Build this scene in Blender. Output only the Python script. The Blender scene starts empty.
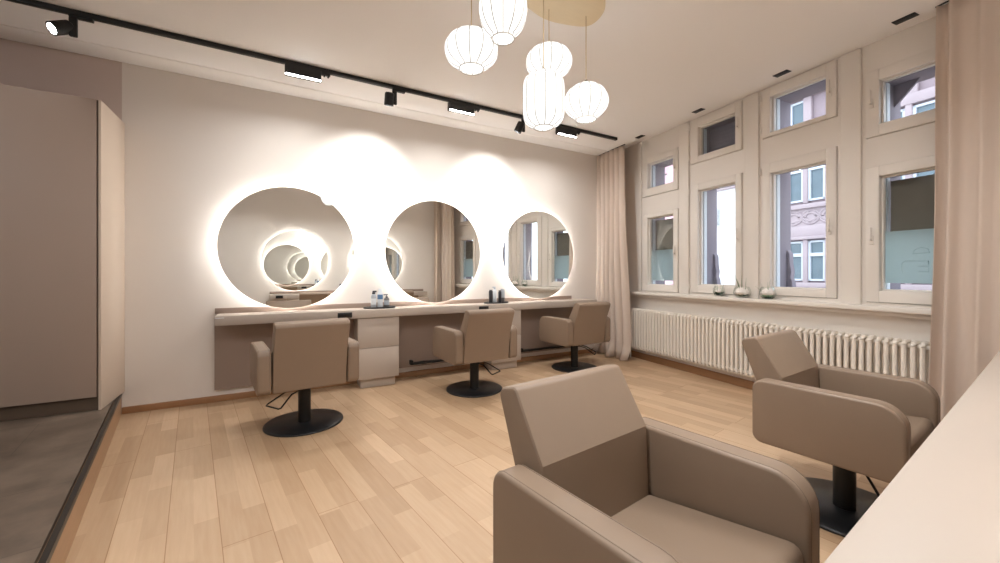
import bpy, bmesh, math, random
from mathutils import Vector, Matrix
random.seed(7)
PI = math.pi
C = bpy.context.scene.collection
R = math.radians

# ------------------------------------------------------------------ helpers
class MB:
    """collects shapes into one mesh"""
    def __init__(s): s.bm = bmesh.new()
    def _merge(s, t, M=None, smooth=False):
        if M is not None: bmesh.ops.transform(t, matrix=M, verts=t.verts)
        for f in t.faces: f.smooth = smooth
        me = bpy.data.meshes.new('tmp'); t.to_mesh(me); t.free()
        s.bm.from_mesh(me); bpy.data.meshes.remove(me)
        return s
    def box(s, x0, x1, y0, y1, z0, z1, bev=0.0, seg=2, M=None):
        t = bmesh.new()
        bmesh.ops.create_cube(t, size=1.0)
        bmesh.ops.transform(t, matrix=Matrix.Translation(((x0+x1)/2, (y0+y1)/2, (z0+z1)/2)) @ Matrix.Diagonal((abs(x1-x0), abs(y1-y0), abs(z1-z0), 1)), verts=t.verts)
        if bev > 0: bmesh.ops.bevel(t, geom=t.edges[:], offset=bev, segments=seg, affect='EDGES', profile=0.5)
        return s._merge(t, M, bev > 0)
    def prism(s, pts, axis, a0, a1, bev=0.0, seg=2, M=None, smooth=True):
        """polygon pts extruded along axis ('x': pts are (y,z); 'y': (x,z); 'z': (x,y))"""
        t = bmesh.new()
        def P(p, a):
            return {'x': (a, p[0], p[1]), 'y': (p[0], a, p[1]), 'z': (p[0], p[1], a)}[axis]
        lo = [t.verts.new(P(p, a0)) for p in pts]; hi = [t.verts.new(P(p, a1)) for p in pts]
        f0 = t.faces.new(lo); f1 = t.faces.new(hi[::-1]); n = len(pts)
        for i in range(n): t.faces.new((lo[i], hi[i], hi[(i+1) % n], lo[(i+1) % n]))
        bmesh.ops.recalc_face_normals(t, faces=t.faces)
        if bev > 0:
            rim = [e for e in t.edges if f0 in e.link_faces or f1 in e.link_faces]
            bmesh.ops.bevel(t, geom=rim, offset=bev, segments=seg, affect='EDGES', profile=0.5)
        return s._merge(t, M, smooth)
    def lathe(s, prof, n=32, M=None, smooth=True, lobes=0, amp=0.0):
        """prof: list of (r,z)"""
        t = bmesh.new(); rings = []
        for r, z in prof:
            if r < 1e-6: rings.append([t.verts.new((0, 0, z))]); continue
            ring = []
            for i in range(n):
                a = 2*PI*i/n; rr = r*(1 - (amp*(1-abs(math.sin(a*lobes/2)))**2 if lobes else 0))
                ring.append(t.verts.new((rr*math.cos(a), rr*math.sin(a), z)))
            rings.append(ring)
        for A, B in zip(rings[:-1], rings[1:]):
            for i in range(n):
                j = (i+1) % n
                if len(A) == 1 and len(B) == 1: continue
                if len(A) == 1: t.faces.new((A[0], B[i], B[j]))
                elif len(B) == 1: t.faces.new((A[i], A[j], B[0]))
                else: t.faces.new((A[i], A[j], B[j], B[i]))
        bmesh.ops.recalc_face_normals(t, faces=t.faces)
        return s._merge(t, M, smooth)
    def tube(s, pts, r, n=8, closed=False, M=None, taper=None):
        t = bmesh.new(); pts = [Vector(p) for p in pts]; N = len(pts); rings = []
        for i, p in enumerate(pts):
            if closed: d = pts[(i+1) % N] - pts[i-1]
            else: d = pts[min(i+1, N-1)] - pts[max(i-1, 0)]
            d.normalize()
            up = Vector((0, 0, 1)) if abs(d.z) < 0.95 else Vector((1, 0, 0))
            a = d.cross(up).normalized(); b = d.cross(a).normalized()
            rr = r if taper is None else r*taper[i]
            rings.append([t.verts.new(p + a*rr*math.cos(2*PI*k/n) + b*rr*math.sin(2*PI*k/n)) for k in range(n)])
        for i in range(N if closed else N-1):
            A, B = rings[i], rings[(i+1) % N]
            for k in range(n): t.faces.new((A[k], A[(k+1) % n], B[(k+1) % n], B[k]))
        if not closed: t.faces.new(rings[0][::-1]); t.faces.new(rings[-1])
        bmesh.ops.recalc_face_normals(t, faces=t.faces)
        return s._merge(t, M, True)
    def sphere(s, c, rx, ry, rz, u=16, v=10, M=None):
        t = bmesh.new(); bmesh.ops.create_uvsphere(t, u_segments=u, v_segments=v, radius=1)
        bmesh.ops.transform(t, matrix=Matrix.Translation(c) @ Matrix.Diagonal((rx, ry, rz, 1)), verts=t.verts)
        return s._merge(t, M, True)
    def build(s, name, mat, parent=None, loc=None, rz=0.0, sharp=40):
        me = bpy.data.meshes.new(name); s.bm.to_mesh(me); s.bm.free()
        me.materials.append(mat)
        try: me.set_sharp_from_angle(angle=R(sharp))
        except Exception: pass
        o = bpy.data.objects.new(name, me); C.objects.link(o)
        if parent: o.parent = parent
        if loc is not None: o.location = loc
        o.rotation_euler.z = rz
        return o

def tag(o, label, cat, group=None):
    o['label'] = label; o['category'] = cat
    if group: o['group'] = group
    return o
def thing(name, label, cat, loc=(0, 0, 0), rz=0.0, group=None):
    o = bpy.data.objects.new(name, None); C.objects.link(o)
    o.empty_display_size = 0.05
    o.location = loc; o.rotation_euler.z = rz
    return tag(o, label, cat, group)
def struct(o): o['kind'] = 'structure'; return o
def sroot(name, loc=(0, 0, 0), rz=0.0):
    o = bpy.data.objects.new(name, None); C.objects.link(o); o.location = loc; o.rotation_euler.z = rz
    o['kind'] = 'structure'; return o
def copy_tree(o, parent=None):
    c = o.copy(); C.objects.link(c)
    if parent: c.parent = parent
    for ch in list(o.children): copy_tree(ch, c)
    return c
def dup(o, loc, rz, label, group=None):
    c = copy_tree(o); c.location = loc; c.rotation_euler.z = rz; c['label'] = label
    if group: c['group'] = group
    return c

# ------------------------------------------------------------------ materials
def S(r, g, b):
    f = lambda c: (c/255/12.92) if c/255 <= 0.04045 else ((c/255+0.055)/1.055)**2.4
    return (f(r), f(g), f(b), 1)
def mat(name, col, rough=0.5, metal=0.0, noise=0.0, scale=30.0, bump=0.0, bscale=200.0, spec=0.5, stretch=None):
    m = bpy.data.materials.new(name); m.use_nodes = True
    nt = m.node_tree; b = nt.nodes['Principled BSDF']
    b.inputs['Base Color'].default_value = col; b.inputs['Roughness'].default_value = rough
    b.inputs['Metallic'].default_value = metal; b.inputs['Specular IOR Level'].default_value = spec
    tc = nt.nodes.new('ShaderNodeTexCoord'); src = tc.outputs['Object']
    if stretch:
        mp = nt.nodes.new('ShaderNodeMapping'); mp.inputs['Scale'].default_value = stretch
        nt.links.new(src, mp.inputs['Vector']); src = mp.outputs['Vector']
    if noise > 0:
        n = nt.nodes.new('ShaderNodeTexNoise'); n.inputs['Scale'].default_value = scale; n.inputs['Detail'].default_value = 4
        nt.links.new(src, n.inputs['Vector'])
        mx = nt.nodes.new('ShaderNodeMix'); mx.data_type = 'RGBA'
        mx.inputs[6].default_value = tuple(c*(1-noise) for c in col[:3])+(1,)
        mx.inputs[7].default_value = tuple(min(1, c*(1+noise)) for c in col[:3])+(1,)
        nt.links.new(n.outputs['Fac'], mx.inputs[0]); nt.links.new(mx.outputs[2], b.inputs['Base Color'])
    if bump > 0:
        n2 = nt.nodes.new('ShaderNodeTexNoise'); n2.inputs['Scale'].default_value = bscale; n2.inputs['Detail'].default_value = 3
        nt.links.new(src, n2.inputs['Vector'])
        bp = nt.nodes.new('ShaderNodeBump'); bp.inputs['Strength'].default_value = bump; bp.inputs['Distance'].default_value = 0.002
        nt.links.new(n2.outputs['Fac'], bp.inputs['Height']); nt.links.new(bp.outputs['Normal'], b.inputs['Normal'])
    return m
def emit(name, col, strength):
    m = bpy.data.materials.new(name); m.use_nodes = True; nt = m.node_tree
    nt.nodes.remove(nt.nodes['Principled BSDF'])
    e = nt.nodes.new('ShaderNodeEmission'); e.inputs['Color'].default_value = col; e.inputs['Strength'].default_value = strength
    nt.links.new(e.outputs[0], nt.nodes['Material Output'].inputs['Surface'])
    return m

PLANK_ANGLE = R(-8.4)
def floor_mat():
    m = bpy.data.materials.new('oak_strip_floor'); m.use_nodes = True; nt = m.node_tree; b = nt.nodes['Principled BSDF']
    tc = nt.nodes.new('ShaderNodeTexCoord'); mp = nt.nodes.new('ShaderNodeMapping')
    mp.inputs['Rotation'].default_value = (0, 0, R(90-8.4+0)-R(0))
    # texture x must run along the boards: rotate so that the board direction maps to x
    mp.inputs['Rotation'].default_value = (0, 0, -(R(90)+R(8.4)))
    mp.inputs['Location'].default_value = (0.0, 0.102, 0)
    nt.links.new(tc.outputs['Object'], mp.inputs['Vector'])
    def brick(w, h, mortar, c1, c2, cm, off):
        n = nt.nodes.new('ShaderNodeTexBrick'); n.offset = off; n.squash = 1
        n.inputs['Scale'].default_value = 1; n.inputs['Brick Width'].default_value = w; n.inputs['Row Height'].default_value = h
        n.inputs['Mortar Size'].default_value = mortar; n.inputs['Mortar Smooth'].default_value = 0.3; n.inputs['Bias'].default_value = 0
        n.inputs['Color1'].default_value = c1; n.inputs['Color2'].default_value = c2; n.inputs['Mortar'].default_value = cm
        nt.links.new(mp.outputs['Vector'], n.inputs['Vector']); return n
    boards = brick(2.1, 0.195, 0.0018, (1, 1, 1, 1), (.9, .88, .85, 1), (.58, .44, .3, 1), 0.37)
    strips = brick(0.52, 0.0975, 0.0, FLOOR_A, FLOOR_B, FLOOR_B, 0.43)
    n = nt.nodes.new('ShaderNodeTexNoise'); mp2 = nt.nodes.new('ShaderNodeMapping'); mp2.inputs['Scale'].default_value = (2.2, 26, 1)
    nt.links.new(mp.outputs['Vector'], mp2.inputs['Vector']); nt.links.new(mp2.outputs['Vector'], n.inputs['Vector'])
    n.inputs['Scale'].default_value = 2.0; n.inputs['Detail'].default_value = 6
    ramp = nt.nodes.new('ShaderNodeValToRGB'); ramp.color_ramp.elements[0].color = (.93, .9, .87, 1); ramp.color_ramp.elements[1].color = (1.0, 1.0, 1.0, 1)
    ramp.color_ramp.elements[0].position = .3; ramp.color_ramp.elements[1].position = .65
    nt.links.new(n.outputs['Fac'], ramp.inputs['Fac'])
    m1 = nt.nodes.new('ShaderNodeMix'); m1.data_type = 'RGBA'; m1.blend_type = 'MULTIPLY'; m1.inputs[0].default_value = 1
    m2 = nt.nodes.new('ShaderNodeMix'); m2.data_type = 'RGBA'; m2.blend_type = 'MULTIPLY'; m2.inputs[0].default_value = 1
    nt.links.new(strips.outputs['Color'], m1.inputs[6]); nt.links.new(boards.outputs['Color'], m1.inputs[7])
    nt.links.new(m1.outputs[2], m2.inputs[6]); nt.links.new(ramp.outputs['Color'], m2.inputs[7])
    nt.links.new(m2.outputs[2], b.inputs['Base Color']); b.inputs['Roughness'].default_value = 0.42
    return m
FLOOR_A = S(203, 174, 143); FLOOR_B = S(180, 150, 119)

def tile_mat():
    m = bpy.data.materials.new('dark_stone_tile'); m.use_nodes = True; nt = m.node_tree; b = nt.nodes['Principled BSDF']
    tc = nt.nodes.new('ShaderNodeTexCoord')
    mp = nt.nodes.new('ShaderNodeMapping'); mp.inputs['Rotation'].default_value = (0, 0, R(-10)); mp.inputs['Location'].default_value = (.1, .2, 0)
    nt.links.new(tc.outputs['Object'], mp.inputs['Vector'])
    br = nt.nodes.new('ShaderNodeTexBrick'); br.offset = 0.5
    br.inputs['Scale'].default_value = 1; br.inputs['Brick Width'].default_value = 1.2; br.inputs['Row Height'].default_value = .6
    br.inputs['Mortar Size'].default_value = .002
    br.inputs['Color1'].default_value = S(118, 104, 91); br.inputs['Color2'].default_value = S(107, 94, 82); br.inputs['Mortar'].default_value = S(84, 73, 62)
    nt.links.new(mp.outputs['Vector'], br.inputs['Vector'])
    n = nt.nodes.new('ShaderNodeTexNoise'); n.inputs['Scale'].default_value = 3.2; n.inputs['Detail'].default_value = 7; n.inputs['Roughness'].default_value = .62
    nt.links.new(tc.outputs['Object'], n.inputs['Vector'])
    ramp = nt.nodes.new('ShaderNodeValToRGB'); ramp.color_ramp.elements[0].color = (.55, .52, .5, 1); ramp.color_ramp.elements[1].color = (1.25, 1.22, 1.2, 1)
    ramp.color_ramp.elements[0].position = .32; ramp.color_ramp.elements[1].position = .68
    nt.links.new(n.outputs['Fac'], ramp.inputs['Fac'])
    mx = nt.nodes.new('ShaderNodeMix'); mx.data_type = 'RGBA'; mx.blend_type = 'MULTIPLY'; mx.inputs[0].default_value = 1
    nt.links.new(br.outputs['Color'], mx.inputs[6]); nt.links.new(ramp.outputs['Color'], mx.inputs[7])
    nt.links.new(mx.outputs[2], b.inputs['Base Color']); b.inputs['Roughness'].default_value = .38
    return m

M_wall = mat('wall_paint', S(222, 214, 206), .85, noise=.03, scale=1.5, bump=.15, bscale=120)
M_ceil = mat('ceiling_paint', S(244, 241, 238), .9, noise=.015, scale=1.2)
M_taupe_wall = mat('taupe_wall_paint', S(198, 180, 171), .85, noise=.03, scale=2)
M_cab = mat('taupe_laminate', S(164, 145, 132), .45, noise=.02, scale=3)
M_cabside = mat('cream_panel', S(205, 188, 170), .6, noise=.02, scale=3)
M_plinth = mat('dark_plinth', S(92, 76, 62), .5)
M_floor = floor_mat()
M_tile = tile_mat()
M_black = mat('black_metal', S(30, 29, 29), .42, metal=.3, noise=.1, scale=60)
M_base = mat('black_base_plate', S(33, 34, 36), .33, metal=.2, noise=.1, scale=40)
M_trim = mat('dark_edge_trim', S(52, 48, 44), .4, metal=.4)
M_leather = mat('taupe_leatherette', S(137, 117, 99), .46, noise=.03, scale=14, bump=.12, bscale=420, spec=.4)
M_seam = mat('seam_thread', S(118, 100, 84), .7)
M_counter = mat('cream_laminate', S(186, 173, 161), .4, noise=.02, scale=5)
M_panel = mat('mauve_panel', S(148, 129, 117), .55, noise=.02, scale=4)
M_wood = mat('baseboard_wood', S(156, 116, 82), .5, noise=.12, scale=8, stretch=(1, 1, 12))
M_winframe = mat('window_lacquer', S(228, 221, 213), .5, noise=.012, scale=4)
M_gap = mat('shadow_gap', S(90, 74, 62), .9)
M_rad = mat('radiator_enamel', S(240, 232, 221), .35)
M_curtain = None
M_stone = mat('pale_sandstone', S(170, 155, 160), .9, noise=.08, scale=6)
M_stone2 = mat('rose_sandstone', S(148, 132, 138), .9, noise=.1, scale=8)
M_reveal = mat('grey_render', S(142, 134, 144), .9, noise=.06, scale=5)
M_white = mat('white_render', S(236, 236, 238), .9, noise=.02, scale=4)
M_pink = mat('pink_render', S(232, 186, 197), .9, noise=.04, scale=4)
M_exglass = mat('facade_glass', S(98, 114, 124), .35, noise=.25, scale=3)
M_exframe = mat('facade_frame', S(226, 232, 238), .6)
M_excase = mat('facade_casement', S(196, 202, 212), .6)
M_street = mat('street_stone', S(150, 146, 144), .9, noise=.1, scale=4)
M_screen = mat('sun_screen_fabric', S(122, 112, 98), .9, noise=.12, scale=9)
M_birch = mat('birch_ply', S(226, 207, 172), .5, noise=.05, scale=6, stretch=(1, 9, 1))
M_cord = mat('beige_cord', S(190, 166, 128), .6)
M_ring = mat('lantern_wire', S(136, 124, 108), .7)
M_rim = mat('lantern_rim', S(176, 166, 150), .6)
M_chrome = mat('brushed_metal', S(190, 188, 184), .3, metal=1)
M_mirror = mat('mirror_silver', (.93, .945, .93, 1), 0.0, metal=1)
M_mback = mat('mirror_backing', S(215, 212, 206), .6)
M_leaf = mat('succulent_leaf', S(46, 70, 52), .5, noise=.2, scale=30)
M_leafp = mat('pale_leaf', S(158, 190, 162), .5, noise=.2, scale=30)
M_petal = mat('pale_petal', S(248, 236, 233), .6, noise=.05, scale=20)
M_blade = mat('grass_blade', S(122, 140, 106), .6)
M_bgrey = mat('bottle_grey', S(176, 182, 190), .3)
M_bwhite = mat('bottle_white', S(226, 230, 234), .3)
M_bblue = mat('label_blue', S(92, 128, 168), .4)
M_bdark = mat('bottle_dark', S(46, 46, 52), .3)
M_bsmoke = mat('bottle_smoke', S(104, 100, 98), .3)
M_tray = mat('dark_tray', S(36, 34, 34), .4)

def curtain_mat():
    m = bpy.data.materials.new('blush_linen'); m.use_nodes = True; nt = m.node_tree; b = nt.nodes['Principled BSDF']
    b.inputs['Base Color'].default_value = S(226, 210, 196); b.inputs['Roughness'].default_value = .9
    tr = nt.nodes.new('ShaderNodeBsdfTranslucent'); tr.inputs['Color'].default_value = S(228, 210, 194)
    mx = nt.nodes.new('ShaderNodeMixShader'); mx.inputs[0].default_value = .25
    w = nt.nodes.new('ShaderNodeTexNoise'); w.inputs['Scale'].default_value = 300
    tc = nt.nodes.new('ShaderNodeTexCoord'); nt.links.new(tc.outputs['Object'], w.inputs['Vector'])
    bp = nt.nodes.new('ShaderNodeBump'); bp.inputs['Strength'].default_value = .1; nt.links.new(w.outputs['Fac'], bp.inputs['Height']); nt.links.new(bp.outputs['Normal'], b.inputs['Normal'])
    nt.links.new(b.outputs[0], mx.inputs[1]); nt.links.new(tr.outputs[0], mx.inputs[2])
    nt.links.new(mx.outputs[0], nt.nodes['Material Output'].inputs['Surface'])
    return m
M_curtain = curtain_mat()
def glass_mat(name, tint, k=1.0):
    m = bpy.data.materials.new(name); m.use_nodes = True; nt = m.node_tree
    nt.nodes.remove(nt.nodes['Principled BSDF'])
    t = nt.nodes.new('ShaderNodeBsdfTransparent'); t.inputs['Color'].default_value = tint
    g = nt.nodes.new('ShaderNodeBsdfGlossy'); g.inputs['Roughness'].default_value = 0.01
    fr = nt.nodes.new('ShaderNodeFresnel'); fr.inputs['IOR'].default_value = 1.4
    mu = nt.nodes.new('ShaderNodeMath'); mu.operation = 'MULTIPLY'; mu.inputs[1].default_value = k
    nt.links.new(fr.outputs[0], mu.inputs[0])
    mx = nt.nodes.new('ShaderNodeMixShader'); nt.links.new(mu.outputs[0], mx.inputs[0])
    nt.links.new(t.outputs[0], mx.inputs[1]); nt.links.new(g.outputs[0], mx.inputs[2])
    nt.links.new(mx.outputs[0], nt.nodes['Material Output'].inputs['Surface'])
    return m
M_glass = glass_mat('window_glass', (.95, .98, 1, 1), .3)
M_bowl = glass_mat('bowl_glass', (.985, 1, .99, 1), .45)
def film_mat():
    m = bpy.data.materials.new('frosted_film'); m.use_nodes = True; nt = m.node_tree
    b = nt.nodes['Principled BSDF']; b.inputs['Base Color'].default_value = S(198, 208, 204); b.inputs['Roughness'].default_value = .6
    tr = nt.nodes.new('ShaderNodeBsdfTranslucent'); tr.inputs['Color'].default_value = S(212, 222, 220)
    mx = nt.nodes.new('ShaderNodeMixShader'); mx.inputs[0].default_value = .72
    nt.links.new(b.outputs[0], mx.inputs[1]); nt.links.new(tr.outputs[0], mx.inputs[2])
    nt.links.new(mx.outputs[0], nt.nodes['Material Output'].inputs['Surface'])
    return m
M_film = film_mat()
M_filmmark = mat('film_mark', S(186, 202, 200), .7)

# light levels (lamps of the room and added fill lamps, plus the sky outside)
E_lantern = emit('lantern_paper_glow', (1.0, .97, .93, 1), .95)
E_ring = emit('led_strip_glow', (1.0, 1, 1, 1), 28.0)
E_flood = emit('flood_diffuser_glow', (1.0, .98, .95, 1), 20.0)
E_spot = emit('spot_lens_glow', (.94, .97, 1.0, 1), 60.0)
E_fill = emit('fill_lamp_glow', (.90, .95, 1.0, 1), 26.0)
SPOT_W, FLOOD_W = 46.0, 7.2

# ------------------------------------------------------------------ frames of reference
H_CAM = 1.197
D = 4.5                 # mirror wall
HT = 3.0                # ceiling
WA = R(6.6); P0 = Vector((4.37, 3.1, 0)); W_RZ = PI/2 - WA     # window wall: local x along the wall, y into the room
def wl(s, y, z=0.0):
    t = Vector((math.sin(WA), math.cos(WA), 0)); n = Vector((-math.cos(WA), math.sin(WA), 0))
    return P0 + t*s + n*y + Vector((0, 0, z))
OA = math.atan(.0932); O0 = Vector((0, -.106, 0))               # station wall behind the camera: local x along it, y into the room
def ol(x, y, z=0.0):
    return O0 + Vector((math.cos(OA), math.sin(OA), 0))*x + Vector((-math.sin(OA), math.cos(OA), 0))*y + Vector((0, 0, z))

# ------------------------------------------------------------------ room shell
m = MB(); m.box(-4.2, 6.2, -3.2, 4.9, -.12, 0); struct(m.build('floor', M_floor))
# ceiling stops short of the window wall, where a slightly higher strip carries the downlights and curtains
STRIP = .200
a = wl(1.9, STRIP); b_ = wl(-6.4, STRIP); c_ = wl(-6.4, -.3); d_ = wl(1.9, -.3)
m = MB(); m.box(-4.2, 3.0, -3.3, 4.9, HT, HT+.2)
m.prism([(3.0, a.y), (a.x, a.y), (b_.x, b_.y), (3.0, b_.y)], 'z', HT, HT+.2, smooth=False)
m.prism([(a.x, a.y), (d_.x, d_.y), (c_.x, c_.y), (b_.x, b_.y)], 'z', HT+.045, HT+.2, smooth=False)
struct(m.build('ceiling', M_ceil))
m = MB(); m.box(-1.144, 5.2, D, D+.2, 0, HT+.1); struct(m.build('wall_back', M_wall))
m = MB(); m.box(-4.2, -1.144, D, D+.2, 0, HT+.1); struct(m.build('wall_back_left', M_taupe_wall))
m = MB(); m.box(-4.4, -4.2, -3.4, D+.2, 0, HT+.1); struct(m.build('wall_left', M_wall))
m = MB(); m.box(-4.2, 3.6, -3.4, -3.2, 0, HT+.1); struct(m.build('wall_front', M_wall))
m = MB(); m.box(-.95, 4.1, -.14, 0, 0, HT+.1); struct(m.build('wall_right', M_wall, None, O0, OA))
# thin flat board where the mirror wall meets the ceiling
m = MB(); m.box(-4.2, 4.22, D-.245, D+.01, HT-.006, HT+.01, .002)
struct(m.build('trim_1', mat('ceiling_border_paint', S(242, 238, 233), .85)))
m = MB(); m.box(-1.142, 4.42, D-.014, D+.01, 0, .058, .004); struct(m.build('baseboard_back', M_wood))

# raised tiled platform at the left
e0 = Vector((-1.144, D)); e1 = Vector((-.70, 1.97)); ed = (e1-e0).normalized(); e2 = e0 + ed*((D+.03)/(-ed.y)); en = Vector((-ed.y, ed.x))  # toward the room (+x)
if en.x < 0: en = -en
def eo(p, o): return (p.x+en.x*o, p.y+en.y*o)
m = MB(); m.prism([(-4.2, D), eo(e0, -.03), eo(e2, -.03), (e2.x-.03, -3.2), (-4.2, -3.2)], 'z', 0.0, .188, smooth=False)
struct(m.build('floor_platform', M_tile))
m = MB(); m.prism([eo(e0, -.03), eo(e0, -.002), eo(e2, -.002), eo(e2, -.03)], 'z', 0, .165, smooth=False)
struct(m.build('trim_2', mat('step_riser_wood', S(170, 136, 104), .5, noise=.1, scale=5, stretch=(1, 1, 10))))
m = MB(); m.prism([eo(e0, -.018), eo(e0, .003), eo(e2, .003), eo(e2, -.018)], 'z', .165, .193, smooth=False)
struct(m.build('trim_3', M_trim))

# tall cabinet standing on the platform
cab = thing('tall_cabinet', 'tall taupe built-in cabinet with smooth flat front standing on the dark tiled platform', 'cabinet', (-1.125, 3.975, .19))
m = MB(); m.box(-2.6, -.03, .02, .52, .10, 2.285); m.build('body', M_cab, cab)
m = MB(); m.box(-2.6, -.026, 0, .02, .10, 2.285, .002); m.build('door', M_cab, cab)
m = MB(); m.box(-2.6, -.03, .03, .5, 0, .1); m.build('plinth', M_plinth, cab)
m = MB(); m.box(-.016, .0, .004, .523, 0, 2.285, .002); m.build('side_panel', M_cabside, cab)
m = MB(); m.box(-.029, -.0165, .012, .52, 0, 2.283); m.build('shadow_joint', M_plinth, cab)

# ------------------------------------------------------------------ mirror-wall counter
def drawer_unit(root, x0, x1, yf, yb, z0, z1, rev=1):
    m = MB(); m.box(x0, x1, yf+.018, yb, z0, z1, .002); u = m.build('drawer_unit', M_counter, root)
    zm = z0 + (z1-z0)*.5
    for za, zb in ((z0, zm-.002), (zm+.002, z1-.004)):
        m = MB(); m.box(x0, x1, yf, yf+.017, za, zb, .002); m.build('drawer_front', M_counter, u)
    m = MB(); m.box(x0+.035, x1-.03, yf+.05, yb, 0, z0, .002); m.build('plinth', M_counter, u)
ct = thing('vanity_counter', 'long cream wall counter with drawer units below the three round mirrors', 'counter', (0, 0, 0))
# cut-outs for the black socket boxes
m = MB(); m.box(-.470, 3.98, 4.2, D-.002, .738, .822, .003); m.build('worktop', M_counter, ct)
m = MB(); m.box(-.497, 3.74, D-.028, D-.001, .822, .873, .002); m.build('back_ledge', M_panel, ct)
m = MB(); m.box(-.500, .725, D-.03, D-.016, .115, .738); m.box(1.146, 2.24, D-.03, D-.016, .115, .738); m.box(2.703, 3.9, D-.03, D-.016, .115, .738)
m.build('back_panel', M_panel, ct)
drawer_unit(ct, .725, 1.146, 4.22, D-.018, .10, .738)
drawer_unit(ct, 2.28, 2.703, 4.22, D-.018, .10, .738)
for x0, x1 in ((.528, .664), (2.097, 2.222)):
    m = MB(); m.box(x0, x1, 4.186, 4.205, .752, .803, .004)
    m.box(x0+.008, x0+.06, 4.182, 4.19, .758, .797, .003); m.box(x0+.068, x1-.008, 4.182, 4.19, .758, .797, .003)
    o = m.build('socket_box', M_black, ct); o['label'] = 'black double socket box'
m = MB(); m.box(-.466, -.40, 4.197, 4.2, .803, .809); m.build('edge_strip', M_bwhite, ct)
def footrest(x0, x1, label):
    f = thing('footrest', label, 'footrest', (0, 0, 0), 0, 'black footrests under the mirror counter')
    m = MB(); m.box(x0, x1, 4.33, 4.40, .165, .185, .006); m.box(x0, x0+.03, 4.33, 4.40, .165, .215, .006); m.box(x1-.03, x1, 4.33, 4.40, .165, .215, .006); m.build('bar', M_black, f)
    for x in (x0+.18, x1-.18):
        m = MB(); m.box(x-.03, x+.03, 4.38, D-.031, .15, .172, .004); m.build('bracket', M_black, f)
footrest(1.31, 2.1, 'black metal footrest bar under the counter in front of the middle wall chair')
footrest(2.78, 3.6, 'black metal footrest bar under the counter in front of the chair by the curtain')

# ------------------------------------------------------------------ round back-lit mirrors
def mirror(label, loc, rz, group, tilt=0.0):
    """local: faces -y, back at y=0"""
    t = thing('round_mirror', label, 'mirror', loc, rz, group)
    RX = Matrix.Rotation(PI/2, 4, 'X')      # lathe axis z -> -y
    rr = .6025
    m = MB(); m.lathe([(0, .040), (rr-.002, .040), (rr, .038), (rr, .034), (0, .034)], 96, RX, smooth=False); m.build('mirror_glass', M_mirror, t, sharp=30)
    m = MB(); m.lathe([(0, .0335), (rr-.02, .0335), (rr-.02, .030), (rr-.06, .030), (rr-.06, .0), (0, 0)], 96, RX, smooth=False); m.build('back_frame', M_mback, t, sharp=30)
    m = MB(); m.lathe([(rr-.059, .008), (rr-.052, .008), (rr-.052, .022), (rr-.059, .022), (rr-.059, .008)], 96, RX, smooth=False)
    o = m.build('led_strip', E_ring, t, sharp=30); o['label'] = 'glowing LED strip around the mirror back'
    return t
MZ = 1.452
g = 'back-lit round mirrors above the wall counter'
mirror('largest looking backlit round mirror, left end of the wall counter, reflecting another glowing ring', (.125, D-.0245, MZ), R(2.2), g)
mirror('middle backlit round mirror on the white wall, reflecting a blush curtain', (1.640, D-.0335, MZ), R(3.05), g)
mirror('backlit round mirror nearest the window corner, reflecting the pale windows', (3.155, D-.0185, MZ), R(1.65), g)

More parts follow.
